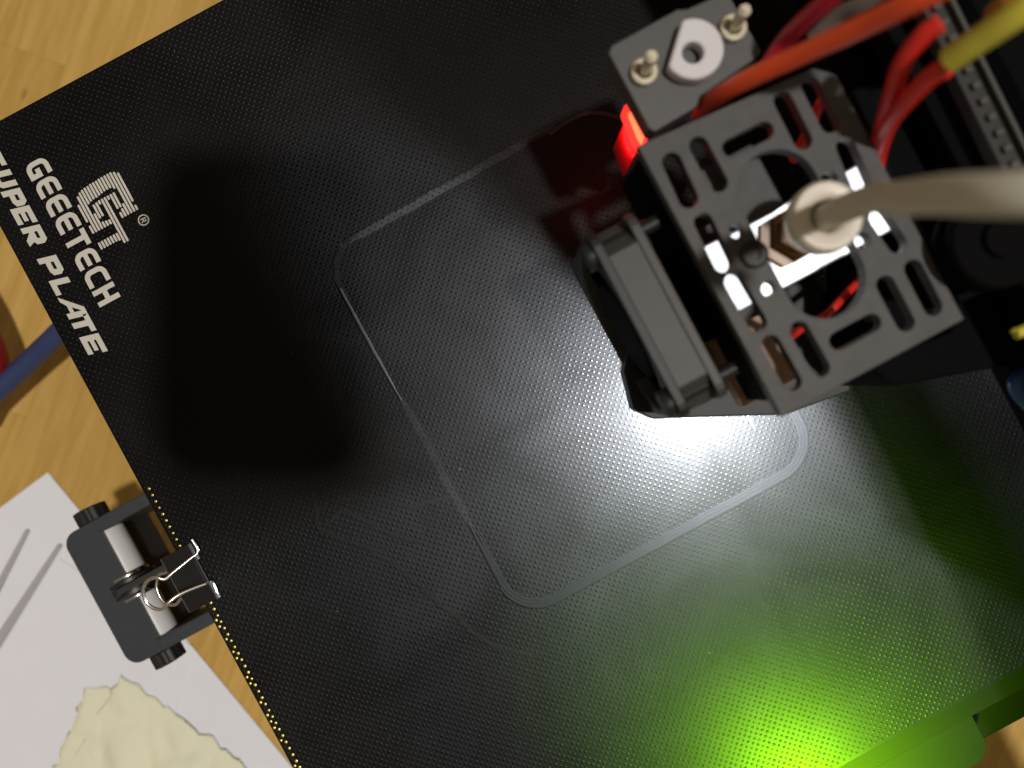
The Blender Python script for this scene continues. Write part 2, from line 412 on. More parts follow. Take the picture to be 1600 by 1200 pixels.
def dome_field(centres, r, h, name, m, parent, off):
    seg = 8; prof = [(r, -.012), (r * .62, h * .62), (r * .28, h * .93)]
    tmpl = []
    for rr, hh in prof:
        for k in range(seg):
            a = 2 * math.pi * (k + .5) / seg; tmpl.append((rr * math.cos(a), rr * math.sin(a), hh))
    tmpl.append((0, 0, h)); tmpl = np.array(tmpl); nv = len(tmpl)
    fc = []
    for i in range(2):
        for k in range(seg):
            fc.append([i * seg + k, i * seg + (k + 1) % seg, (i + 1) * seg + (k + 1) % seg, (i + 1) * seg + k])
    tri = [[2 * seg + k, 2 * seg + (k + 1) % seg, 3 * seg] for k in range(seg)]
    n = len(centres); c = np.array(centres)
    sc = np.random.uniform(.86, 1.12, (n, 1, 1))
    V = (c[:, None, :] + tmpl[None] * sc - np.array(off)).reshape(-1, 3) * S
    q = np.array(fc); t = np.array(tri); base = (np.arange(n) * nv)[:, None]
    li = np.concatenate([(q.reshape(-1)[None] + base), (t.reshape(-1)[None] + base)], axis=1).reshape(-1)
    lt = np.tile(np.concatenate([np.full(len(q), 4), np.full(len(t), 3)]), n)
    me = bpy.data.meshes.new(name); me.vertices.add(len(V)); me.vertices.foreach_set("co", V.reshape(-1).astype(np.float32))
    me.loops.add(len(li)); me.loops.foreach_set("vertex_index", li.astype(np.int32))
    me.polygons.add(len(lt)); st = np.concatenate([[0], np.cumsum(lt)[:-1]])
    me.polygons.foreach_set("loop_start", st.astype(np.int32))
    me.polygons.foreach_set("use_smooth", np.ones(len(lt), dtype=bool))
    me.update(calc_edges=True); me.materials.append(M[m])
    o = bpy.data.objects.new(name, me); COL.objects.link(o); o.parent = parent; tag(o, kind="stuff"); return o
PITCH = 11.25 * K
cs, cg = [], []
nn = int(PW / PITCH)
for i in range(2 * nn):
    for j in range(nn):
        a = .62 + i * PITCH / 2; b = .62 + (j + .5 * (i % 2)) * PITCH
        if a > PW - .5 or b > PW - .5: continue
        p = PL(a + random.uniform(-.02, .02), b + random.uniform(-.02, .02))
        (cg if (i == 1 and b > 95) or (i == 0 and b > 130 and random.random() < .5) else cs).append(tuple(p))
off = tuple(PO - Z * 4)
dome_field(cs, .38, .100, "coating_bumps", 'dome', plate, off)
dome_field(cg, .38, .110, "edge_glint_bumps", 'glintdome', plate, off)

# lettering: strokes are unions of offset polylines; x runs along Q, y along U, in pixels
def stroke(pts, t, ends=True):
    P = [Vector(p) for p in pts]; n = len(P); L, R = [], []
    for i in range(n):
        d0 = (P[i] - P[i - 1]).normalized() if i else None; d1 = (P[i + 1] - P[i]).normalized() if i + 1 < n else None
        if d0 is None: d0 = d1
        if d1 is None: d1 = d0
        nr = Vector((-(d0 + d1).y, (d0 + d1).x)).normalized(); c = max(.5, nr.dot(Vector((-d1.y, d1.x))))
        L.append(P[i] + nr * (t / 2 / c)); R.append(P[i] - nr * (t / 2 / c))
    return [(p.x, p.y) for p in L + R[::-1]]
def arc(cx, cy, r, a0, a1, n=6):
    return [(cx + r * math.cos(math.radians(a0 + (a1 - a0) * i / n)), cy + r * math.sin(math.radians(a0 + (a1 - a0) * i / n))) for i in range(n + 1)]
def ink(name, polys, parent, z=.125, label=None):
    """polys: loops in (x along Q, y along U) pixel values"""
    V, Fc = [], []
    for adds, holes in polys:
        p, f = planar(adds, holes); n = len(V)
        V += [tuple(UQ(y, x, z)) for x, y in p]; Fc += [[i + n for i in q] for q in f]
    o = build(name, (V, Fc), 'ink', parent)
    if label: o["label"] = label
    return o

def round_c(w, h, t, r):
    return [(w, h - t / 2)] + arc(r + t / 2, h - r - t / 2, r, 90, 180) + arc(r + t / 2, r + t / 2, r, 180, 270) + [(w, t / 2)]
def glyph_round(ch, w, h, t):
    r = 9.0
    if ch == 'E': return [stroke(round_c(w, h, t, r), t), stroke([(t / 2, h / 2), (w * .97, h / 2)], t * .95)]
    if ch == 'C': return [stroke(round_c(w, h, t, r), t)]
    if ch == 'G': return [stroke([(w, h - t / 2)] + arc(r + t / 2, h - r - t / 2, r, 90, 180) + arc(r + t / 2, r + t / 2, r, 180, 270) + [(w, t / 2)], t),
                          stroke([(w - t / 2, t * .2), (w - t / 2, h * .56)], t), stroke([(w - t / 2, h * .56 - t / 2), (w * .46, h * .56 - t / 2)], t)]
    if ch == 'T': return [stroke([(0, h - t / 2), (w, h - t / 2)], t), stroke([(w / 2, 0), (w / 2, h - t / 2)], t)]
    if ch == 'H': return [stroke([(t / 2, 0), (t / 2, h)], t), stroke([(w - t / 2, 0), (w - t / 2, h)], t), stroke([(t / 2, h / 2), (w - t / 2, h / 2)], t)]
def shift(polys, x, y, sh=0.0): return [[(a + sh * b + x, b + y) for a, b in p] for p in polys]
word = []
x = 247.0
for ch in "GEEETECH":
    w = 27.0
    word.append((shift(glyph_round(ch, w, 37.0, 8.0), x, -91.0), [])); x += 31.9
ink("brand_lettering", word, plate, label="white rounded capitals GEEETECH")

def glyph_bold(ch, w, h, t):
    tv = t * .86
    if ch == 'S': return [stroke([(w, h - tv / 2), (t * .7, h - tv / 2), (t * .45, h * .72), (t * .7, h * .5), (w - t * .7, h * .5), (w - t * .45, h * .28), (w - t * .7, tv / 2), (0, tv / 2)], tv)], []
    if ch == 'U': return [stroke([(t / 2, h), (t / 2, t * .9), (t * .9, tv / 2), (w - t * .9, tv / 2), (w - t / 2, t * .9), (w - t / 2, h)], t)], []
    if ch == 'P': return [[(0, 0), (t, 0), (t, h * .30), (w - 7, h * .30), (w, h * .42), (w, h - 6), (w - 6, h), (0, h)]], [[(t, h * .56), (w - t - 1, h * .56), (w - t, h * .60), (w - t, h * .72), (t, h * .72)]]
    if ch == 'R': return [[(0, 0), (t, 0), (t, h * .30), (t + 1, h * .30), (w - t, 0), (w + 1, 0), (w - 5, h * .32), (w, h * .42), (w, h - 6), (w - 6, h), (0, h)]], [[(t, h * .56), (w - t - 1, h * .56), (w - t, h * .60), (w - t, h * .72), (t, h * .72)]]
    if ch == 'E': return [stroke([(t / 2, 0), (t / 2, h)], t), stroke([(0, h - tv / 2), (w, h - tv / 2)], tv), stroke([(0, h / 2), (w * .84, h / 2)], tv * .8), stroke([(0, tv / 2), (w * .97, tv / 2)], tv)], []
    if ch == 'L': return [stroke([(t / 2, 0), (t / 2, h)], t), stroke([(0, tv / 2), (w, tv / 2)], tv)], []
    if ch == 'T': return [stroke([(0, h - tv / 2), (w, h - tv / 2)], tv), stroke([(w / 2, 0), (w / 2, h)], t)], []
    if ch == 'A': return [[(-6, 0), (t * .55 - 3, 0), (t + 1, h * .22), (w - t, h * .22), (w - t, 0), (w, 0), (w, h - 5), (w - 4, h), (w - t - 5, h)]], [[(t + 5, h * .42), (w - t, h * .42), (w - t, h * .80)]]
word = []
for ch, x, w in (('S', 196, 28), ('U', 232, 28), ('P', 265, 29), ('E', 296, 29), ('R', 330, 31), ('P', 384, 32), ('L', 423, 26), ('A', 458, 33), ('T', 488, 30), ('E', 523, 32)):
    a, hl = glyph_bold(ch, w, 30.0, 9.6)
    word.append((shift(a, x, -142.0, .26), shift(hl, x, -142.0, .26)))
ink("product_lettering", word, plate, label="white slanted heavy capitals SUPER PLATE")

rows = [[(340, 371), (377, 391), (407, 419)], [(328, 391), (407, 419)], [(324, 391), (407, 419)], [(322, 347), (364, 391), (407, 419)],
        [(321, 345), (351, 375), (381, 391), (407, 419)], [(321, 344), (350, 374), (382, 391), (407, 419)], [(320, 344), (349, 356), (383, 391), (407, 420)],
        [(320, 343), (349, 427)], [(320, 342), (349, 427)], [(319, 341), (349, 356)], [(319, 341), (349, 375), (381, 391)], [(319, 341), (349, 375), (377, 391)],
        [(319, 345), (371, 391)], [(319, 391)], [(321, 391)], [(325, 376), (382, 391)]]
logo = []
for k, iv in enumerate(rows):
    y = -44.5 + 5.2 * k
    for a, b in iv: logo.append(([rrect(a, y - 1.75, b, y + 1.75, 1.3, 2)], []))
ink("striped_logo", logo, plate, label="white logo of parallel stripes forming the letters G and T")
rx, ry = 409.4, 34.0
rpolys = [([circle(rx, ry, 8.9, 28)], [circle(rx, ry, 7.0, 28)]),
          ([stroke([(rx - 2.4, ry - 4.2), (rx - 2.4, ry + 4.2)], 1.7), stroke([(rx - 2.4, ry + 3.5), (rx + 1.2, ry + 3.5), (rx + 2.6, ry + 2.6), (rx + 2.6, ry + 1), (rx + 1.2, ry), (rx - 2.4, ry)], 1.5), stroke([(rx + .2, ry), (rx + 3.0, ry - 4.2)], 1.7)], [])]
ink("registered_mark", rpolys, plate, label="small white circled R mark")

# heated bed under the glass, its rail and the case with the green light
bed = build("heated_bed", solid([rrect(3, 3, PW - 3, PW + 7.0, 4, 5)], [], -9.0, -4.02, PO, U, Q, Z), 'bed', bevel=.4)
tag(bed, "dark heated bed plate showing beyond the lower right edge of the glass", "heated bed")
rl = build("side_rail", obox(PL(60, PW + 9, -48), U, Q, Z, (0, 260), (0, 14.5), (0, 30)), 'bed', bevel=1.0)
tag(rl, "dark frame rail between the heated bed and the wooden table, bottom right corner", "rail")

def oflamp(kind, name, loc, energy, color, size, aim=None, parent=None):
    d = bpy.data.lights.new(name, kind); d.energy = energy; d.color = color
    if kind == 'AREA': d.shape = 'DISK'; d.size = size * S
    else: d.shadow_soft_size = size * S
    o = bpy.data.objects.new(name, d); COL.objects.link(o)
    loc = Vector(loc)
    if parent is not None:
        o.parent = parent; base = ROOT[root_of(parent).name]
    else: base = Vector((0, 0, 0))
    o.location = (loc - base) * S
    if aim is not None: o.rotation_euler = (Vector(aim) - loc).to_track_quat('-Z', 'Y').to_euler()
    return o
case_uq = UQ(*to_uq(1330, 1235))
case = empty("indicator_case", (case_uq.x, case_uq.y, -30)); tag(case, "dark rounded case glowing green beside the lower edge of the plate", "case")
cb = PL(PW * 0, PW, 0)
a0 = (to_uq(1360, 1180)[0] - UL) * K; a1 = (to_uq(1500, 1150)[0] - UL) * K
build("case_body", solid([rrect(a0 - 30, PW + 1.5, a1 + 8, PW + 22, 5, 6)], [], -30, -9.5, PO, U, Q, Z), 'box', case, bevel=.5)
lp = UQ(*to_uq(1395, 1450))
build("lamp_post", cyl((lp.x + 9, lp.y - 9, -30), (lp.x + 9, lp.y - 9, 72), 2.2, 14), 'box', case, smooth=40)
build("lamp_hood", obox((lp.x, lp.y, 68.4), (1, 0, 0), (0, 1, 0), (0, 0, 1), (-5, 11), (-11, 5), (0, 3)), 'box', case, bevel=.5)
build("lamp_lens", lathe([(4.0, 0), (4.0, .6), (3.0, 1.0)], (lp.x, lp.y, 67.0)), 'greenled', case, smooth=40)
oflamp('AREA', "green_indicator_lamp", (lp.x, lp.y, 66), 4600, (0.36, 1.0, 0.0), 12.0, aim=(lp.x - 14, lp.y + 36, 0), parent=case).data.spread = math.radians(80)

# ------------------------------------------------------------------ filament skirt on the plate
X0, X1, Y0, Y1, RR = 255.0, 785.0, 587.0, 1235.0, 62.0
def skirt_line(offpx, seg):
    """pixel-space polyline in (u, q); offpx widens the loop outward"""
    x0, x1, y0, y1, r = X0 - offpx, X1 + offpx, Y0 - offpx, Y1 + offpx, RR + offpx
    if seg == 'bottom':
        pts = [(x0, y1 - 170), (x0, y1 - 120)] + [(x0 + r + r * math.cos(math.radians(a)), y1 - r + r * math.sin(math.radians(a))) for a in range(180, 89, -10)]
        pts += [(x0 + r + (x1 - x0 - 2 * r) * t, y1) for t in np.linspace(.02, .98, 24)]
        pts += [(x1 - r + r * math.cos(math.radians(a)), y1 - r + r * math.sin(math.radians(a))) for a in range(90, -1, -10)] + [(x1, y1 - 140), (x1, y1 - 220)]
    return pts
def ribbon(pts, w, h, z0=0.0, wob=.0, seg=5, wfun=None):
    """low half-round bead along (u, q) pixel points"""
    P = [UQ(u, q) for u, q in pts]; V, Fc = [], []; n = len(P)
    for i, p in enumerate(P):
        t = (P[min(i + 1, n - 1)] - P[max(i - 1, 0)]).normalized(); nr = Vector((-t.y, t.x, 0))
        ww = w * (wfun(i / (n - 1)) if wfun else 1); pp = p + nr * wob * noise.noise(p * .35)
        ww *= 1 + .8 * wob * noise.noise(p * .6 + Vector((9, 0, 0)))
        for k in range(seg + 1):
            a = math.pi * k / seg; V.append(tuple(pp + nr * (math.cos(a) * ww / 2) + Z * (z0 + h * math.sin(a))))
    for i in range(n - 1):
        for k in range(seg):
            a = i * (seg + 1) + k; Fc.append([a, a + 1, a + seg + 2, a + seg + 1])
    return V, Fc
def dense(pts, step=4.0):
    out = []
    for a, b in zip(pts[:-1], pts[1:]):
        n = max(1, int(math.hypot(b[0] - a[0], b[1] - a[1]) / step))
        out += [(a[0] + (b[0] - a[0]) * i / n, a[1] + (b[1] - a[1]) * i / n) for i in range(n)]
    return out + [pts[-1]]
sk = empty("filament_skirt", UQ(520, 910)); tag(sk, "clear plastic outline of a rounded rectangle printed on the black plate", "print outline")
for kk, of in enumerate((-5.0, 0.0, 5.0)):
    pts = dense(skirt_line(of, 'bottom'))
    if kk == 0: pts = pts[6:]
    if kk == 2: pts = pts[26:]
    build("filament_bead", ribbon(pts, .92, .025 + .006 * kk, .070, .10, wfun=lambda t: min(1, .35 + t * 9)), 'filament', sk, smooth=70)
build("filament_bead", ribbon(dense([(X0 - 2, Y0 + 62), (X0 - 2, Y0 + 160), (X0 - 1, Y0 + 262)]), .85, .06, .09, .1, wfun=lambda t: .35 + .65 * math.sin(math.pi * min(1, t * 1.05 + .05)) ** .5), 'relitbead', sk, smooth=70)
cr = [(X1 - 130 + 0, Y0 + 6), (X1 - 100, Y0 + 2)] + [(X1 - 85 + 75 * math.cos(math.radians(a)), Y0 + 77 + 75 * math.sin(math.radians(a))) for a in range(-85, 1, 8)] + [(X1 - 8, Y0 + 130)]
build("filament_bead", ribbon(dense(cr), .9, .06, .09, .1), 'relitbead', sk, smooth=70)
def film(pts, w, z, wob=.25):
    return ribbon(dense(pts, 3.0), w, .008, z, wob, seg=2, wfun=lambda t: min(1, .4 + 5 * t, .4 + 5 * (1 - t)))
build("residue_strip", film([(X0 + 30, Y0 + 4), (X0 + 200, Y0 + 2), (X0 + 415, Y0 - 1)], 1.9, .050), 'residue', sk)
build("residue_strip", film([(X0, Y0 + 255), (X0 + 1, Y0 + 330), (X0 + 1, Y0 + 490)], 2.0, .044), 'residuedim', sk)
arcp = [(X0 + RR - RR * math.cos(math.radians(a)), Y0 + RR - RR * math.sin(math.radians(a))) for a in range(0, 91, 10)]
build("residue_strip", film([(X0, Y0 + 90)] + arcp, 1.2, .056), 'residuedim', sk)
st = empty("residue_trace", UQ(*to_uq(620, 880))); tag(st, "faint grey residue lines left of the print outline on the plate", "residue")
for pts in ([(488, 752), (494, 790), (503, 828), (560, 850), (610, 880), (660, 918), (708, 960), (765, 1005), (850, 1030)],
            [(520, 785), (570, 778), (640, 790), (705, 775)], [(503, 828), (540, 800), (600, 830), (660, 850)]):
    pp = spline([(x, y, 0) for x, y in pts], 8)
    build("trace", film([to_uq(p.x, p.y) for p in pp], 1.1, .045, .8), 'faint', st)

# ------------------------------------------------------------------ binder clip on the plate's left edge
cl0 = UQ(*to_uq(297, 903)); ce = (cl0 - PO).dot(Q)      # along the edge
clip = empty("binder_clip", PL(0, ce, -6)); tag(clip, "small black binder clip with silver wire handles gripping the plate's left edge", "binder clip")
cw = 7.4
prof = [(-4.8, -8.2), (-4.8, -2.8), (-3.8, -1.0), (3.0, .95), (4.2, 1.15), (4.4, 1.75), (3.4, 1.7), (-4.2, -.40), (-5.5, -2.4), (-5.5, -8.6), (-4.2, -10.4), (3.4, -12.8), (4.4, -12.6), (4.2, -12.0), (-3.8, -9.8)]
build("clip_body", solid([prof], [], -cw, cw, PL(0, ce, 0), U, Z, Q), 'black', clip, bevel=.15)
for s in (-1, 1):
    build("hinge_roll", cyl(PL(4.4, ce + s * 3.0, 1.7), PL(4.4, ce + s * cw, 1.7), .85, 14), 'black', clip, smooth=50)
hA = [(300, 843, 1.9), (309, 862, 1.9), (296, 874, 2.6), (270, 895, 4.0), (257, 905, 4.6), (245, 902, 5.0), (231, 907, 5.2), (224, 922, 5.2), (228, 940, 5.0), (242, 951, 4.8), (256, 951, 4.6), (264, 941, 4.4), (284, 927, 3.4), (325, 911, 1.9), (333, 912, 1.9), (340, 930, 1.9)]
build("wire_handle", tube(spline([W(*p) for p in hA], 6), .42, 8), 'steel', clip, smooth=60)
hB = [(303, 850, -12), (300, 866, -12.5), (262, 893, -13.5), (250, 897, -14), (246, 905, -14), (245, 918, -14), (251, 934, -14), (262, 944, -14), (275, 944, -13.5), (285, 934, -13), (320, 918, -12), (330, 922, -12)]
build("wire_handle", tube(spline([W(*p) for p in hB], 6), .40, 8), 'steel', clip, smooth=60)

# ------------------------------------------------------------------ extrusion and belt tensioner at the left
RZ = -42.0
pr0 = Vector(W(268, 880, RZ)); pr0.z = 0
qa = (Vector(W(214, 783, RZ)) - pr0).dot(Q); qb = (Vector(W(325, 985, RZ)) - pr0).dot(Q)
uend = (Vector(W(226, 800, RZ)) - pr0).dot(U) + 5.0
def vslot(w, h, slots):
    """outline of a slotted extrusion: w wide (x), h deep (y downwards), slots in the top and bottom at x"""
    top = [(0, 0)]
    for s in slots: top += [(s - 4.6, 0), (s - 2.9, -1.8), (s - 5.4, -1.9), (s - 5.4, -3.2), (s - 2.6, -6.1), (s + 2.6, -6.1), (s + 5.4, -3.2), (s + 5.4, -1.9), (s + 2.9, -1.8), (s + 4.6, 0)]
    top += [(w, 0)]
    return top + [(x, -h - y) for x, y in top[::-1]]
wd = qb - qa
rail = build("bed_rail", solid([vslot(wd, 20, (wd * .25, wd * .75))], [], uend, uend + 150, Vector((pr0.x, pr0.y, RZ)) + Q * qa, Q, Z, U), 'blackmetal', bevel=.15)
tag(rail, "black slotted aluminium rail whose end shows behind the belt tensioner", "rail")

ten = empty("belt_tensioner", W(150, 910, -72)); tag(ten, "black bracket with white spacers and a toothed belt pulley at the plate's left", "belt tensioner")
TT = -40.0
def TP(px, py, z=TT): return Vector(W(px, py, z))
c0 = TP(92, 842); c1 = TP(232, 772); c2 = TP(330, 980); c3 = TP(190, 1052)
t0 = c0; ub = Vector((U.x, U.y, 0)); L_arm = (c1 - c0).dot(U); Wd = (c3 - c0).dot(Q)
def TL(a, b, z): return Vector((c0.x, c0.y, 0)) + U * a + Q * b + Z * z
outl = rrect(0, 0, 34, Wd, 4.2, 5)
outl = [(a, b) for a, b in outl]
back = [(4.2 - 4.2 * math.sin(math.radians(t)), 4.2 - 4.2 * math.cos(math.radians(t))) for t in range(0, 91, 15)] + [(4.2 - 4.2 * math.cos(math.radians(t)), Wd - 4.2 + 4.2 * math.sin(math.radians(t))) for t in range(0, 91, 15)] + [(12.0, Wd), (12.0, 0)]
build("back_block", solid([back], [], -70, TT - 1.0, TL(0, 0, 0), U, Q, Z), 'slate', ten, bevel=.6)
for b0 in (-.05, Wd - 3.95):
    build("side_arm", solid([[(11.0, TT), (L_arm + 2, TT), (L_arm + 2, -62), (11.0, -68)]], [], b0, b0 + 4.0, TL(0, 0, 0), U, Z, Q), 'slate', ten, bevel=.4)
axz = -46.0
sa = (TP(175, 845, axz) - TL(0, 0, axz)).dot(U)
build("axle", cyl(TL(sa, -3, axz), TL(sa, Wd + 3, axz), 2.4, 16), 'steel', ten, smooth=50)
m0, m1 = Wd * .42, Wd * .60
for b0, b1 in ((4.1, m0), (m1, Wd - 4.1)):
    build("spacer_tube", lathe([(3.2, 0), (4.9, .05), (5.0, .5), (5.0, b1 - b0 - .5), (4.9, b1 - b0 - .05), (3.2, b1 - b0)], TL(sa, b0, axz), Q), 'spacer', ten, smooth=35)
for b in (m0 + .3, m1 - 1.0):
    build("washer", lathe([(5.5, 0), (5.6, .2), (5.6, .7), (5.5, .9)], TL(sa, b, axz), Q), 'steel', ten, smooth=30)
build("pulley", lathe([(6.8, 0), (6.8, 1), (5.6, 1.2), (5.6, m1 - m0 - 4.4), (6.8, m1 - m0 - 4.2), (6.8, m1 - m0 - 3.2)], TL(sa, m0 + 1.6, axz), Q), 'blackmetal', ten, smooth=30)
build("belt", obox(TL(sa, m0 + 3, 0), U, Q, Z, (-2, 60), (0, m1 - m0 - 6), (axz + 5.7, axz + 7.0)), 'rubber', ten)
build("belt", lathe([(6.9, 0), (6.9, m1 - m0 - 6)], TL(sa, m0 + 3, axz), Q), 'rubber', ten, smooth=40)
kn = []
for b, sgn in ((-.05, -1), (Wd + .05, 1)):
    pts = [(4.6 * (1 + .07 * (k % 2)) * math.cos(2 * math.pi * k / 24), 4.6 * (1 + .07 * (k % 2)) * math.sin(2 * math.pi * k / 24)) for k in range(24)]
    build("knob", solid([pts], [], 0, 4.4, TL(sa - 1.5, b, axz), U, Z, Q * sgn), 'black', ten, bevel=.4)

# ------------------------------------------------------------------ x gantry on the right
GA = math.radians(28.0)
GU = Vector((math.cos(GA), math.sin(GA), 0)); GQ = Vector((math.sin(GA), -math.cos(GA), 0))
gz0, gz1 = 40.0, 60.0
gp = Vector(W(1548, 578, gz0)); gp.z = 0
gan = empty("x_gantry", (gp.x, gp.y, gz0)); tag(gan, "black slotted gantry beam with a toothed belt along the right border", "gantry")
sec = [(0, 0), (0, 5.4), (1.8, 7.1), (1.9, 4.6), (3.2, 4.6), (6.1, 7.4), (6.1, 12.6), (3.2, 15.4), (1.9, 15.4), (1.8, 12.9), (0, 14.6), (0, 20)]
sec += [(5.4, 20), (7.1, 18.2), (12.9, 18.2), (14.6, 20), (40, 20), (40, 0)]
build("beam", solid([sec], [], -190, 190, Vector((gp.x, gp.y, gz0)), GU, Z, GQ), 'void', gan, bevel=.2)
bz = 66.0
b0 = Vector(W(1497, 60, bz)); b1 = Vector(W(1612, 292, bz)); bd = (b1 - b0); bl = bd.length; bd.normalize(); bn = Vector((-bd.y, bd.x, 0))
build("belt", obox(b0 - bd * 20 - Z * 3, bd, bn, Z, (0, bl + 60), (-2.2, 1.2), (-1, 2.0)), 'rubber', gan, bevel=.2)
build("belt_edge", obox(b0 - bd * 20, bd, bn, Z, (0, bl + 60), (1.25, 1.9), (-4, 0.5)), 'tooth', gan)
tm = None
for k in range(18):
    o = b0 + bd * (-6 + k * 2.75)
    vf = obox(o - Z * .95, bd, bn, Z, (-.62, .62), (-1.1, .35), (0, .9))
    build("belt_tooth", vf, 'tooth', gan, bevel=.25)
for px, py in ((1525, 385),):
    build("guide_wheel", lathe([(2.5, 0), (7.2, .1), (7.6, .6), (7.6, 1.8), (6.4, 3.2), (7.6, 4.6), (7.6, 5.8), (7.2, 6.4), (3.0, 6.5), (3.0, 7.6), (1.2, 7.7)], W(px, py, 62), Z), 'void', gan, smooth=30)

# ------------------------------------------------------------------ print head
HA = math.radians(28.0)
E1 = Vector((math.cos(HA), math.sin(HA), 0)); E2 = Vector((math.sin(HA), -math.cos(HA), 0))
CZ = 62.0
head = empty("print_head", W(1180, 470, 6)); tag(head, "grey slotted print head with cooling fan, probe bracket and white tube fitting", "print head")
Zp = lambda x, y: (880 + x * .56648, y * .56648)        # pixel values read from an enlarged crop
def czp(x, y): return W(*Zp(x, y), CZ)[:2]
slots = [((300, 447), (345, 547), 27), ((374, 402), (428, 503), 26), ((464, 407), (556, 360), 25), ((607, 278), (661, 386), 26), ((684, 238), (736, 340), 26),
         ((387, 613), (441, 725), 26), ((471, 778), (536, 890), 26), ((574, 950), (632, 1052), 26), ((652, 912), (710, 1014), 26), ((759, 940), (852, 890), 25),
         ((890, 786), (944, 888), 26), ((967, 742), (1020, 845), 26), ((780, 405), (822, 505), 27), ((872, 600), (922, 672), 27)]
k2 = .56648 * (H - CZ) / F
holes = [capsule(czp(*a), czp(*b), r * k2) for a, b, r in slots]
for x, y, r in ((478, 637, 20), (568, 797, 21), (735, 492, 22), (826, 664, 22)): holes.append(circle(*czp(x, y), r * k2, 16))
hc = czp(657, 645); hd = Vector((E2.x, E2.y))
holes.append(capsule((hc[0] - hd.x * 8.0, hc[1] - hd.y * 8.0), (hc[0] + hd.x * 8.0, hc[1] + hd.y * 8.0), 6.6, 14))
corners = [czp(*p) for p in ((205, 402), (690, 188), (752, 205), (1106, 880), (604, 1150))]
cov = build("cover", solid([corners], holes, CZ - 2.6, CZ), 'grey', head, bevel=.3)
cov["label"] = "dark grey slotted cover plate"
sd = circle(*czp(525, 703), 40 * k2, 20)
build("screw_head", lathe([(2.3, 0), (2.3, .6), (1.9, .9), (1.0, .95), (.9, .3)], W(*Zp(525, 703), CZ - .1), Z, 18), 'black', cov, smooth=30)
# side walls below the cover
def wall(a, b, z0, z1, t, m='black', name="side_wall"):
    A = Vector((*czp(*a), 0)); B = Vector((*czp(*b), 0)); d = (B - A); l = d.length; d.normalize(); n = Vector((-d.y, d.x, 0))
    return build(name, obox(A, d, n, Z, (0, l), (-t, 0), (z0, z1)), m, head)
w1 = build("side_wall", obox(Vector((*czp(222, 412), 0)), E1, E2, Z, (0, 2.0), (0, 46), (38, CZ - 2.7)), 'void', head)
# fan hanging on the left side, facing left
fz1 = 58.0; FS = 35.0; FT = 8.8
fo = Vector(W(915, 366, fz1)) - Z * FS
fan = build("fan", solid([[(.35, 5), (5, .35), (FS - 5, .35), (FS - .35, 5), (FS - .35, FS - 5), (FS - 5, FS - .35), (5, FS - .35), (.35, FS - 5)]], [circle(FS / 2, FS / 2, 16.2, 40)], .1, FT - .1, fo, E2, Z, E1), 'fan', head, bevel=.2)
fan["label"] = "square cooling fan seen edge on"
for d0, d1 in ((0, 1.7), (FT - 1.7, FT)):
    build("flange", solid([rrect(0, 0, FS, FS, 2.6, 4)], [circle(FS / 2, FS / 2, 16.5, 40)] + [circle(x, y, 1.7, 12) for x in (3.4, FS - 3.4) for y in (3.4, FS - 3.4)], d0, d1, fo, E2, Z, E1), 'fan' if d0 else 'black', fan, bevel=.2)
fc = fo + E2 * FS / 2 + Z * FS / 2
build("hub", lathe([(9.6, 0), (10, .5), (10, 7.5)], fc + E1 * .9, E1), 'void', fan, smooth=35)
for k in range(7):
    a = 2 * math.pi * k / 7; V = []
    for i in range(6):
        r = 9.5 + 6.2 * i / 5
        for j in range(4):
            t = a + .55 * (j / 3 - .5) + .04 * i; V.append(tuple(fc + E1 * (1.4 + 5.6 * j / 3) + (E2 * math.cos(t) + Z * math.sin(t)) * r))
    Fc = [[i * 4 + j, i * 4 + j + 1, i * 4 + j + 5, i * 4 + j + 4] for i in range(5) for j in range(3)]
    b = build("blade", (V, Fc), 'void', fan, smooth=60); sm = b.modifiers.new("thickness", 'SOLIDIFY'); sm.thickness = .06
for x in (3.4, FS - 3.4):
    build("screw", join(cyl(fo + E2 * x + Z * (FS - 3.4) - E1 * 1.4, fo + E2 * x + Z * (FS - 3.4) + E1 * (FT + 4), 1.35, 12), lathe([(2.4, -1.6), (2.6, -1.2), (2.6, -.02)], fo + E2 * x + Z * (FS - 3.4), E1, 14)), 'black', fan, smooth=35)

# heat sink, tan terminal board and inner shelf under the cover
ho = Vector((*czp(655, 655), 0))
hs = build("heat_sink", obox(ho, E1, E2, Z, (-12.2, 20), (-6.6, 6.6), (47.5, 50.5)), 'alu', head, bevel=.3)
for k in range(6):
    build("cooling_fin", obox(ho, E1, E2, Z, (-12.2, 15.5), (-6.6 + k * 2.5, -5.9 + k * 2.5), (28, 47.6)), 'alu', hs)
build("heat_break", cyl(ho + Z * 12, ho + Z * 29, 3, 16), 'steel', head, smooth=40)
build("heater_block", obox(ho, E1, E2, Z, (-8, 8), (-8, 10), (5.5, 15)), 'black', head, bevel=.4)
build("nozzle", lathe([(.4, 0), (1.2, .3), (3.2, 2.6), (3.2, 4.6)], ho + Z * 1.0, Z, 16), 'brass', head, smooth=30)
build("inner_shelf", obox(Vector((*czp(560, 520), 0)), E1, E2, Z, (-6.5, 3.6), (-8.2, 3.6), (50.7, 57.0)), 'grey', head, bevel=.4)
build("terminal_board", obox(Vector((*czp(620, 985), 0)), E1, E2, Z, (-6, 5), (-7, 6.5), (42, 46)), 'pcb', head)
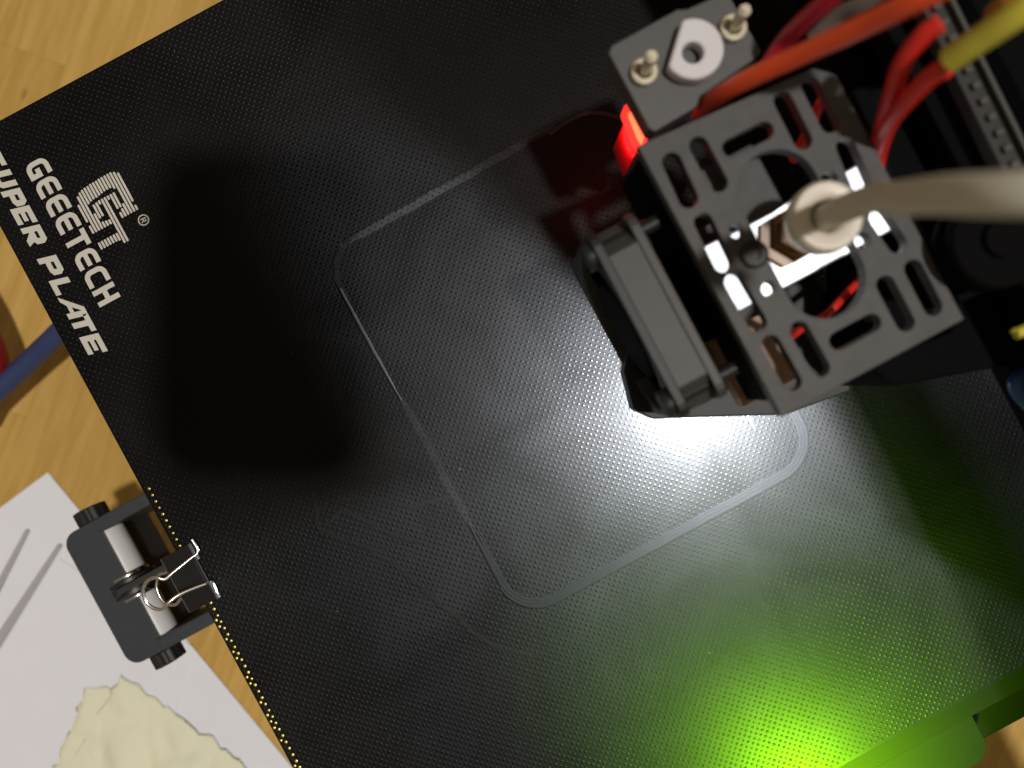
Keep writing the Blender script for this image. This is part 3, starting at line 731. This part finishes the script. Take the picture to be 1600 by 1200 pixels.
# fitting and its collar
fx = W(*Zp(722, 600), 70)
fit = build("tube_fitting", lathe([(4.9, 0), (4.9, 1.5), (4.0, 1.6), (4.0, 3.0), (4.9, 3.1), (4.9, 7.5), (4.4, 8.0), (3.4, 8.1), (3.4, 18)], (fx[0], fx[1], 50.2), Z, 6), 'brass', head)
build("collar", lathe([(2.3, -2.0), (4.6, -2.0), (5.25, -1.2), (5.45, 0), (5.45, 2.2), (5.0, 3.0), (3.4, 3.1), (2.5, 2.4), (2.35, -1.0)], (fx[0], fx[1], 68.5), Z, 32), 'collar', fit, smooth=50)

# duct underneath with the white working light
DZ = 28.0
duct = build("air_duct", solid([pxpoly([(1000, 430), (975, 580), (990, 640), (1022, 655), (1130, 651), (1228, 648), (1330, 610), (1300, 470), (1170, 300)], DZ)], [], 22.0, DZ), 'black', head, bevel=.3)
LP = Vector(W(1128, 634, 20.0))
oflamp('POINT', "white_working_lamp", LP, 27000, (0.90, 0.95, 1.0), 0.5, parent=head)
build("lamp_lens", lathe([(1.8, 0), (1.8, 1.0), (1.4, 1.6)], LP + Z * .8, Z, 20), 'white', duct, smooth=30)
build("shade_fin", obox(LP, E1, E2, Z, (4.5, 4.8), (-5, 8.2), (-3.3, -1.54)), 'void', duct)  # added blocker beside the lamp, shapes the dark wedge on the plate
build("light_bar", obox(ho, E1, E2, Z, (-11.8, 19.6), (-6.2, 6.2), (50.52, 51.2)), 'whiteled', hs, bevel=.2)

build("shade_lip", obox(LP, E1, E2, Z, (-8.4, -8.0), (-14, -1.8), (-2.35, 2.5)), 'black', duct)  # added blocker, keeps the lamp's light off the far left
build("shade_rear_wall", obox(LP, E1, E2, Z, (-1.6, 14), (-5.6, -5.0), (-16, 2.0)), 'black', duct)  # added blocker, keeps the lamp's light off the upper plate
# carriage between cover and gantry
build("carriage", solid([pxpoly([(1310, 120), (1400, 90), (1600, 470), (1560, 570), (1495, 577), (1345, 604), (1300, 560)], 34.0)], [], 30.0, 46.0), 'void', head, bevel=.6)
build("carriage_plate", solid([pxpoly([(1330, 140), (1372, 125), (1545, 455), (1500, 475)], 56.0)], [], 46.0, 56.0), 'void', head, bevel=.6)

# probe bracket with the white probe cap, two screws and the red lit probe body
BZ = 56.0
bpts = [(950, 82), (956, 70), (1058, 14), (1074, 13), (1135, -14), (1190, 82), (1180, 92), (1095, 150), (1090, 166), (1022, 206), (1013, 200)]
brk = build("probe_bracket", solid([pxpoly(bpts, BZ)], [], BZ - 5, BZ), 'bracketgrey', head, bevel=.35)
brk["label"] = "dark grey bracket plate above the red glow"
cc = W(1077, 88, BZ)
R0 = 47 * (H - BZ) / F
a0, a1 = 118, 215
oc = [(cc[0] + R0 * math.cos(math.radians(t)), cc[1] + R0 * math.sin(math.radians(t))) for t in range(a1, a0 + 361, 8)]
cap = build("probe_cap", solid([oc], [circle(cc[0] - .1, cc[1] + .25 - .9, 1.75, 20)], BZ + .1, BZ + 3.2), 'white', brk, bevel=.5)
cap["label"] = "white round probe cap with one flat side and a hole"
for px, py in ((1005, 116), (1143, 48)):
    p = Vector(W(px, py, BZ))
    build("screw", join(tube([p, p + Z * 7.0 + E1 * .2], 1.0, 12), tube([p + Z * 7.0 + E1 * .2, p + Z * 7.6 + E1 * .2], .7, 10)), 'zinc', brk, smooth=40)
    build("nut", solid([circle(0, 0, 2.3, 14)], [circle(0, 0, 1.25, 12)], 0, 1.6, p, E1, E2, Z), 'zinc', brk, bevel=.3)
rb = build("probe_body", solid([pxpoly([(974, 166), (986, 154), (1010, 188), (1018, 208), (1003, 232), (992, 214)], 44.0)], [], 39.0, 44.0), 'redglow', head, bevel=.5)
rb["label"] = "red lit probe body"
build("probe_stem", solid([pxpoly([(984, 170), (1010, 188), (1016, 208), (1003, 222)], 39.0)], [], 14.0, 38.98), 'darkred', rb)
build("probe_core", solid([pxpoly([(981, 176), (990, 172), (1010, 206), (1003, 226), (996, 214)], 44.6)], [], 42.0, 44.6), 'redcore', rb, bevel=.4)
pb = Vector(W(985, 200, 20))
build("probe_pin", cyl(pb - Z * 8 + Vector((3, 1, 0)), pb + Vector((3, 1, 0)), .8, 10), 'white', rb, smooth=40)
oflamp('POINT', "red_probe_lamp", Vector(W(972, 226, 26)), 120, (1.0, 0.02, 0.02), 5.0, parent=head)

# ------------------------------------------------------------------ wires and the filament tube
wire("filament_tube", [Vector((fx[0], fx[1], 62)), Vector((fx[0], fx[1], 68)), Vector((fx[0] + .3, fx[1], 74)), Vector((fx[0] + 2.2, fx[1] + .3, 81)), (1400, 310, 97), (1470, 305, 109), (1560, 304, 117), (1680, 300, 122), (1800, 290, 124)], 2.0, 'ptfe',
     "milky filament tube leading right from the print head fitting", "tube", seg=18)
wire("orange_wire", [(1085, 172, 48), (1115, 155, 56), (1160, 128, 64), (1250, 86, 74), (1350, 40, 84), (1440, -4, 92), (1560, -60, 98)], 1.55, 'orange',
     "thick orange wire running from the probe bracket to the top border")
wire("crimson_wire", [(1195, 110, 58), (1225, 66, 62), (1255, 34, 68), (1295, 0, 74), (1340, -45, 80)], 1.5, 'crimson',
     "crimson wire above the orange wire at the top border")
wire("grey_wire", [(1270, 60, 60), (1310, 24, 64), (1350, 4, 68), (1400, -30, 72)], 1.3, 'greywire',
     "dull grey wire between crimson and orange wires at the top border")
wire("red_wire", [(1468, 36, 84), (1440, 58, 82), (1410, 100, 78), (1394, 150, 72), (1378, 205, 64), (1366, 250, 58)], 1.35, 'red',
     "upper of two red wires joining right of the grey cover")
wire("red_wire", [(1477, 106, 84), (1450, 124, 81), (1415, 160, 75), (1388, 195, 68), (1374, 235, 60), (1368, 270, 56)], 1.35, 'red',
     "lower of two red wires joining right of the grey cover")
wire("yellow_wire", [(1485, 92, 86), (1530, 62, 90), (1600, 16, 95), (1680, -40, 98)], 1.75, 'yellow', "yellow wire at the upper right corner above the belt")
wire("amber_wire", [(1560, 22, 80), (1585, 2, 84), (1640, -40, 86)], 1.9, 'amber', "amber wire behind the yellow wire at the upper right corner")
wire("inner_red_wire", [(1345, 436, 44), (1320, 462, 46), (1302, 482, 48), (1288, 494, 46), (1250, 515, 46), (1215, 545, 40)], .75, 'red', "thin red wire seen through the round opening of the grey cover")
wire("inner_red_wire", [(1300, 140, 48), (1284, 158, 52), (1272, 185, 50), (1256, 218, 50), (1240, 250, 46)], .9, 'red', "thin red wire seen through the upper right slots of the cover")
wire("blue_wire", [(1640, 560, 44), (1600, 585, 46), (1592, 610, 46), (1640, 660, 46)], 1.6, 'bluewire', "dark blue wire at the right border beside the gantry")
wire("lime_wire", [(1587, 521, 66), (1593, 519, 66), (1640, 500, 66)], .9, 'yellow', "short yellow wire end at the right border over the gantry")

# ------------------------------------------------------------------ dark slab added out of view above the plate to cast a shadow on it
ph = empty("shadow_caster", (-16, 16, 199)); tag(ph, "added dark slab above the plate, out of view, casting the soft shadow beside the lettering", "camera")  # no camera, only an added slab that casts the shadow
build("caster_body", solid([rrect(-29, -24, 17, 49, 12, 6)], [], 199, 207), 'black', ph, bevel=1.2)
build("caster_top", solid([rrect(-25, -20, 13, 45, 6, 5)], [], 207.02, 207.4), 'black', ph)
build("caster_ring", lathe([(3.2, 0), (3.6, .3), (3.6, 1.2)], (-3.0, 3, 197.7), Z, 24), 'steel', ph, smooth=30)
